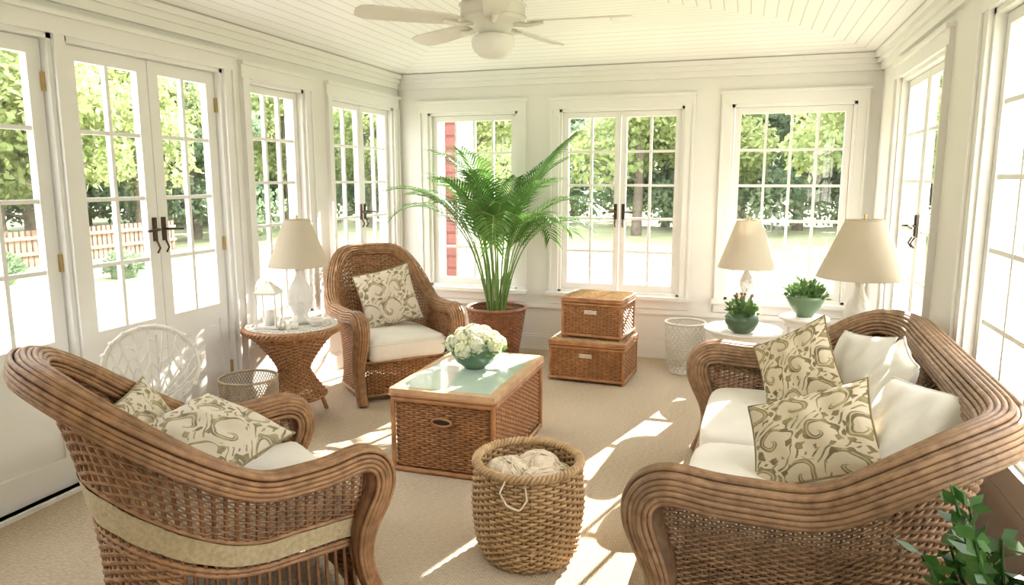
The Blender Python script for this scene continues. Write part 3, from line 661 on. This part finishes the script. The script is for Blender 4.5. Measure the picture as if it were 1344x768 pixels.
# ------------------------------------------------------------------ outdoors
M_lawn=mat('lawn',(.28,.31,.16),(.35,.37,.22),rough=.9,scale=1.2,bump=.02,bscale=30)
M_pave=mat('patio_stone',(.50,.48,.44),(.42,.40,.36),rough=.9,scale=4)
M_leaf=mat('tree_leaf',(.28,.35,.14),(.42,.47,.21),rough=.6,scale=.6,trans=.5)
M_leaf2=mat('tree_leaf_deep',(.15,.22,.135),(.25,.32,.19),rough=.6,scale=.6,trans=.4)
M_bark=mat('bark',(.14,.11,.09),(.22,.18,.14),rough=.9,scale=6)
M_brick=mat('red_painted_board',(.17,.055,.045),(.14,.045,.038),rough=.8,scale=5)
M_shedtrim=mat('shed_trim',(.40,.38,.36),rough=.7)
mb=MB(); mb.add([(-60,-60,-.3),(60,-60,-.3),(60,60,-.3),(-60,60,-.3)],[[0,1,2,3]],0,False); mb.build('lawn',[M_lawn])
mb=MB(); mb.box((-6.6,-3,-.3),(L-TH,8,-.24)); mb.build('stone_patio',[M_pave])
def treemesh(name,seed,n,ml,zlo=1.7,nb=11):
    r=np.random.default_rng(seed); mb=MB()
    mb.tubes([(0,0,0),(.1,.05,1.2),(.05,-.05,2.6),(.1,0,4)],np.array([[.17,.14,.11,.05]]),8,m=1)
    bl=[]
    for k in range(nb):
        q=r.uniform(0,6.28); rr=r.uniform(.3,1.9); z=r.uniform(zlo,5.2); bl.append((rr*math.cos(q)*(1.2-.12*z),rr*math.sin(q)*(1.2-.12*z),z,r.uniform(.7,1.15)))
        mb.tubes([(0.05,0,min(z-.6,3)),(bl[-1][0],bl[-1][1],z)],np.array([[.05,.02]]),5,m=1)
    for x,y,z,s in bl:
        k=n//nb; v=nrm(r.normal(size=(k,3))); C=np.array([x,y,z])+v*s*r.uniform(.3,1,k)[:,None]**.6*np.array([1.1,1.1,.8])
        mb.leaves(C,r.normal(size=(k,3)),nrm(r.normal(size=(k,3))),r.uniform(.12,.26,k),r.uniform(.09,.17,k),0)
    return mb.build(name,[ml,M_bark])
T=[treemesh('tree',1,6600,M_leaf),treemesh('tree',2,6600,M_leaf),treemesh('tree',5,9000,M_leaf2,.6,15)]
spots=[]
for x in np.arange(-24,20,3.3): spots.append((x+rng.uniform(-1,1),rng.uniform(21,26),rng.uniform(.9,1.15),int(rng.integers(0,2))))
for x in np.arange(-30,26,1.9): spots.append((x+rng.uniform(-1,1),rng.uniform(29,34),rng.uniform(1.0,1.35),2))
for y in np.arange(-6,22,3.0): spots.append((rng.uniform(-19,-15.5),y+rng.uniform(-1,1),rng.uniform(.85,1.1),int(rng.integers(0,2))))
for y in np.arange(-8,30,1.9): spots.append((rng.uniform(-27,-22),y+rng.uniform(-1,1),rng.uniform(1.1,1.35),2))
for y in np.arange(0,24,2.6): spots.append((rng.uniform(9.5,13),y+rng.uniform(-1,1),rng.uniform(.75,.95),int(rng.integers(0,3))))
for y in np.arange(0,34,2.4): spots.append((rng.uniform(16,20),y+rng.uniform(-1,1),rng.uniform(.9,1.15),2))
for k,(x,y,s_,i) in enumerate(spots):
    ob=bpy.data.objects.new('tree',T[i].data)
    sc.collection.objects.link(ob); ob.location=(x,y,-.3); ob.scale=(s_,s_,s_); ob.rotation_euler=(0,0,rng.uniform(0,6.28))
for i,t_ in enumerate(T): t_.location=(-14.5-1.2*i,12+3.5*i,-.3)
mb=MB()
for y in np.arange(-4,16,.14): mb.box((-15.0,y,-.3),(-14.96,y+.09,.50))
mb.box((-14.96,-4,-.05),(-14.92,16,.03)); mb.box((-14.96,-4,.30),(-14.92,16,.38)); mb.build('garden_fence',[mat('cedar_fence',(.36,.23,.17),(.31,.195,.145),rough=.8)])
for (x,y,s_) in ((-12.5,7.0,.38),(-13,9.5,.42),(-11.6,11,.35)):
    mb=MB(); foliage(mb,(0,0,s_*.5),s_,900,.10,.06,0,inner=.5); mb.ball((0,0,s_*.35),s_*.75,m=0,seg=12); mb.build('garden_shrub',[M_leaf2],(x,y,-.3))
mb=MB(); mb.box((-4.40,9.0,-.3),(-3.60,9.4,3.2))
for z in np.arange(-.2,3.2,.16): mb.box((-4.41,8.985,z),(-3.59,9.0,z+.13))
mb.box((-3.90,8.97,-.3),(-3.84,9.4,3.2),1); mb.box((-3.64,8.97,-.3),(-3.58,9.4,3.2),1); mb.build('red_garden_shed',[M_brick,M_shedtrim])
# ------------------------------------------------------------------ light, world, camera
sun=bpy.data.lights.new('sun','SUN'); sun.energy=30; sun.angle=.005; sun.color=(1,.93,.82)
so=bpy.data.objects.new('sun',sun); sc.collection.objects.link(so)
el=math.radians(27); dv=Vector((-.27*math.cos(el),-.963*math.cos(el),-math.sin(el))); so.rotation_euler=dv.to_track_quat('-Z','Y').to_euler()
w=bpy.data.worlds.new('sky'); sc.world=w; w.use_nodes=True; bg=w.node_tree.nodes['Background']; bg.inputs[0].default_value=(.95,.965,1,1); bg.inputs[1].default_value=7.6
cam=bpy.data.cameras.new('camera'); co=bpy.data.objects.new('camera',cam); sc.collection.objects.link(co); sc.camera=co
cam.sensor_width=36; cam.lens=940/1344*36; cam.clip_start=.05; cam.clip_end=300
co.location=(0,0,1.624); co.rotation_euler=(math.radians(81),0,math.radians(17.9))
sc.view_settings.view_transform='Standard'
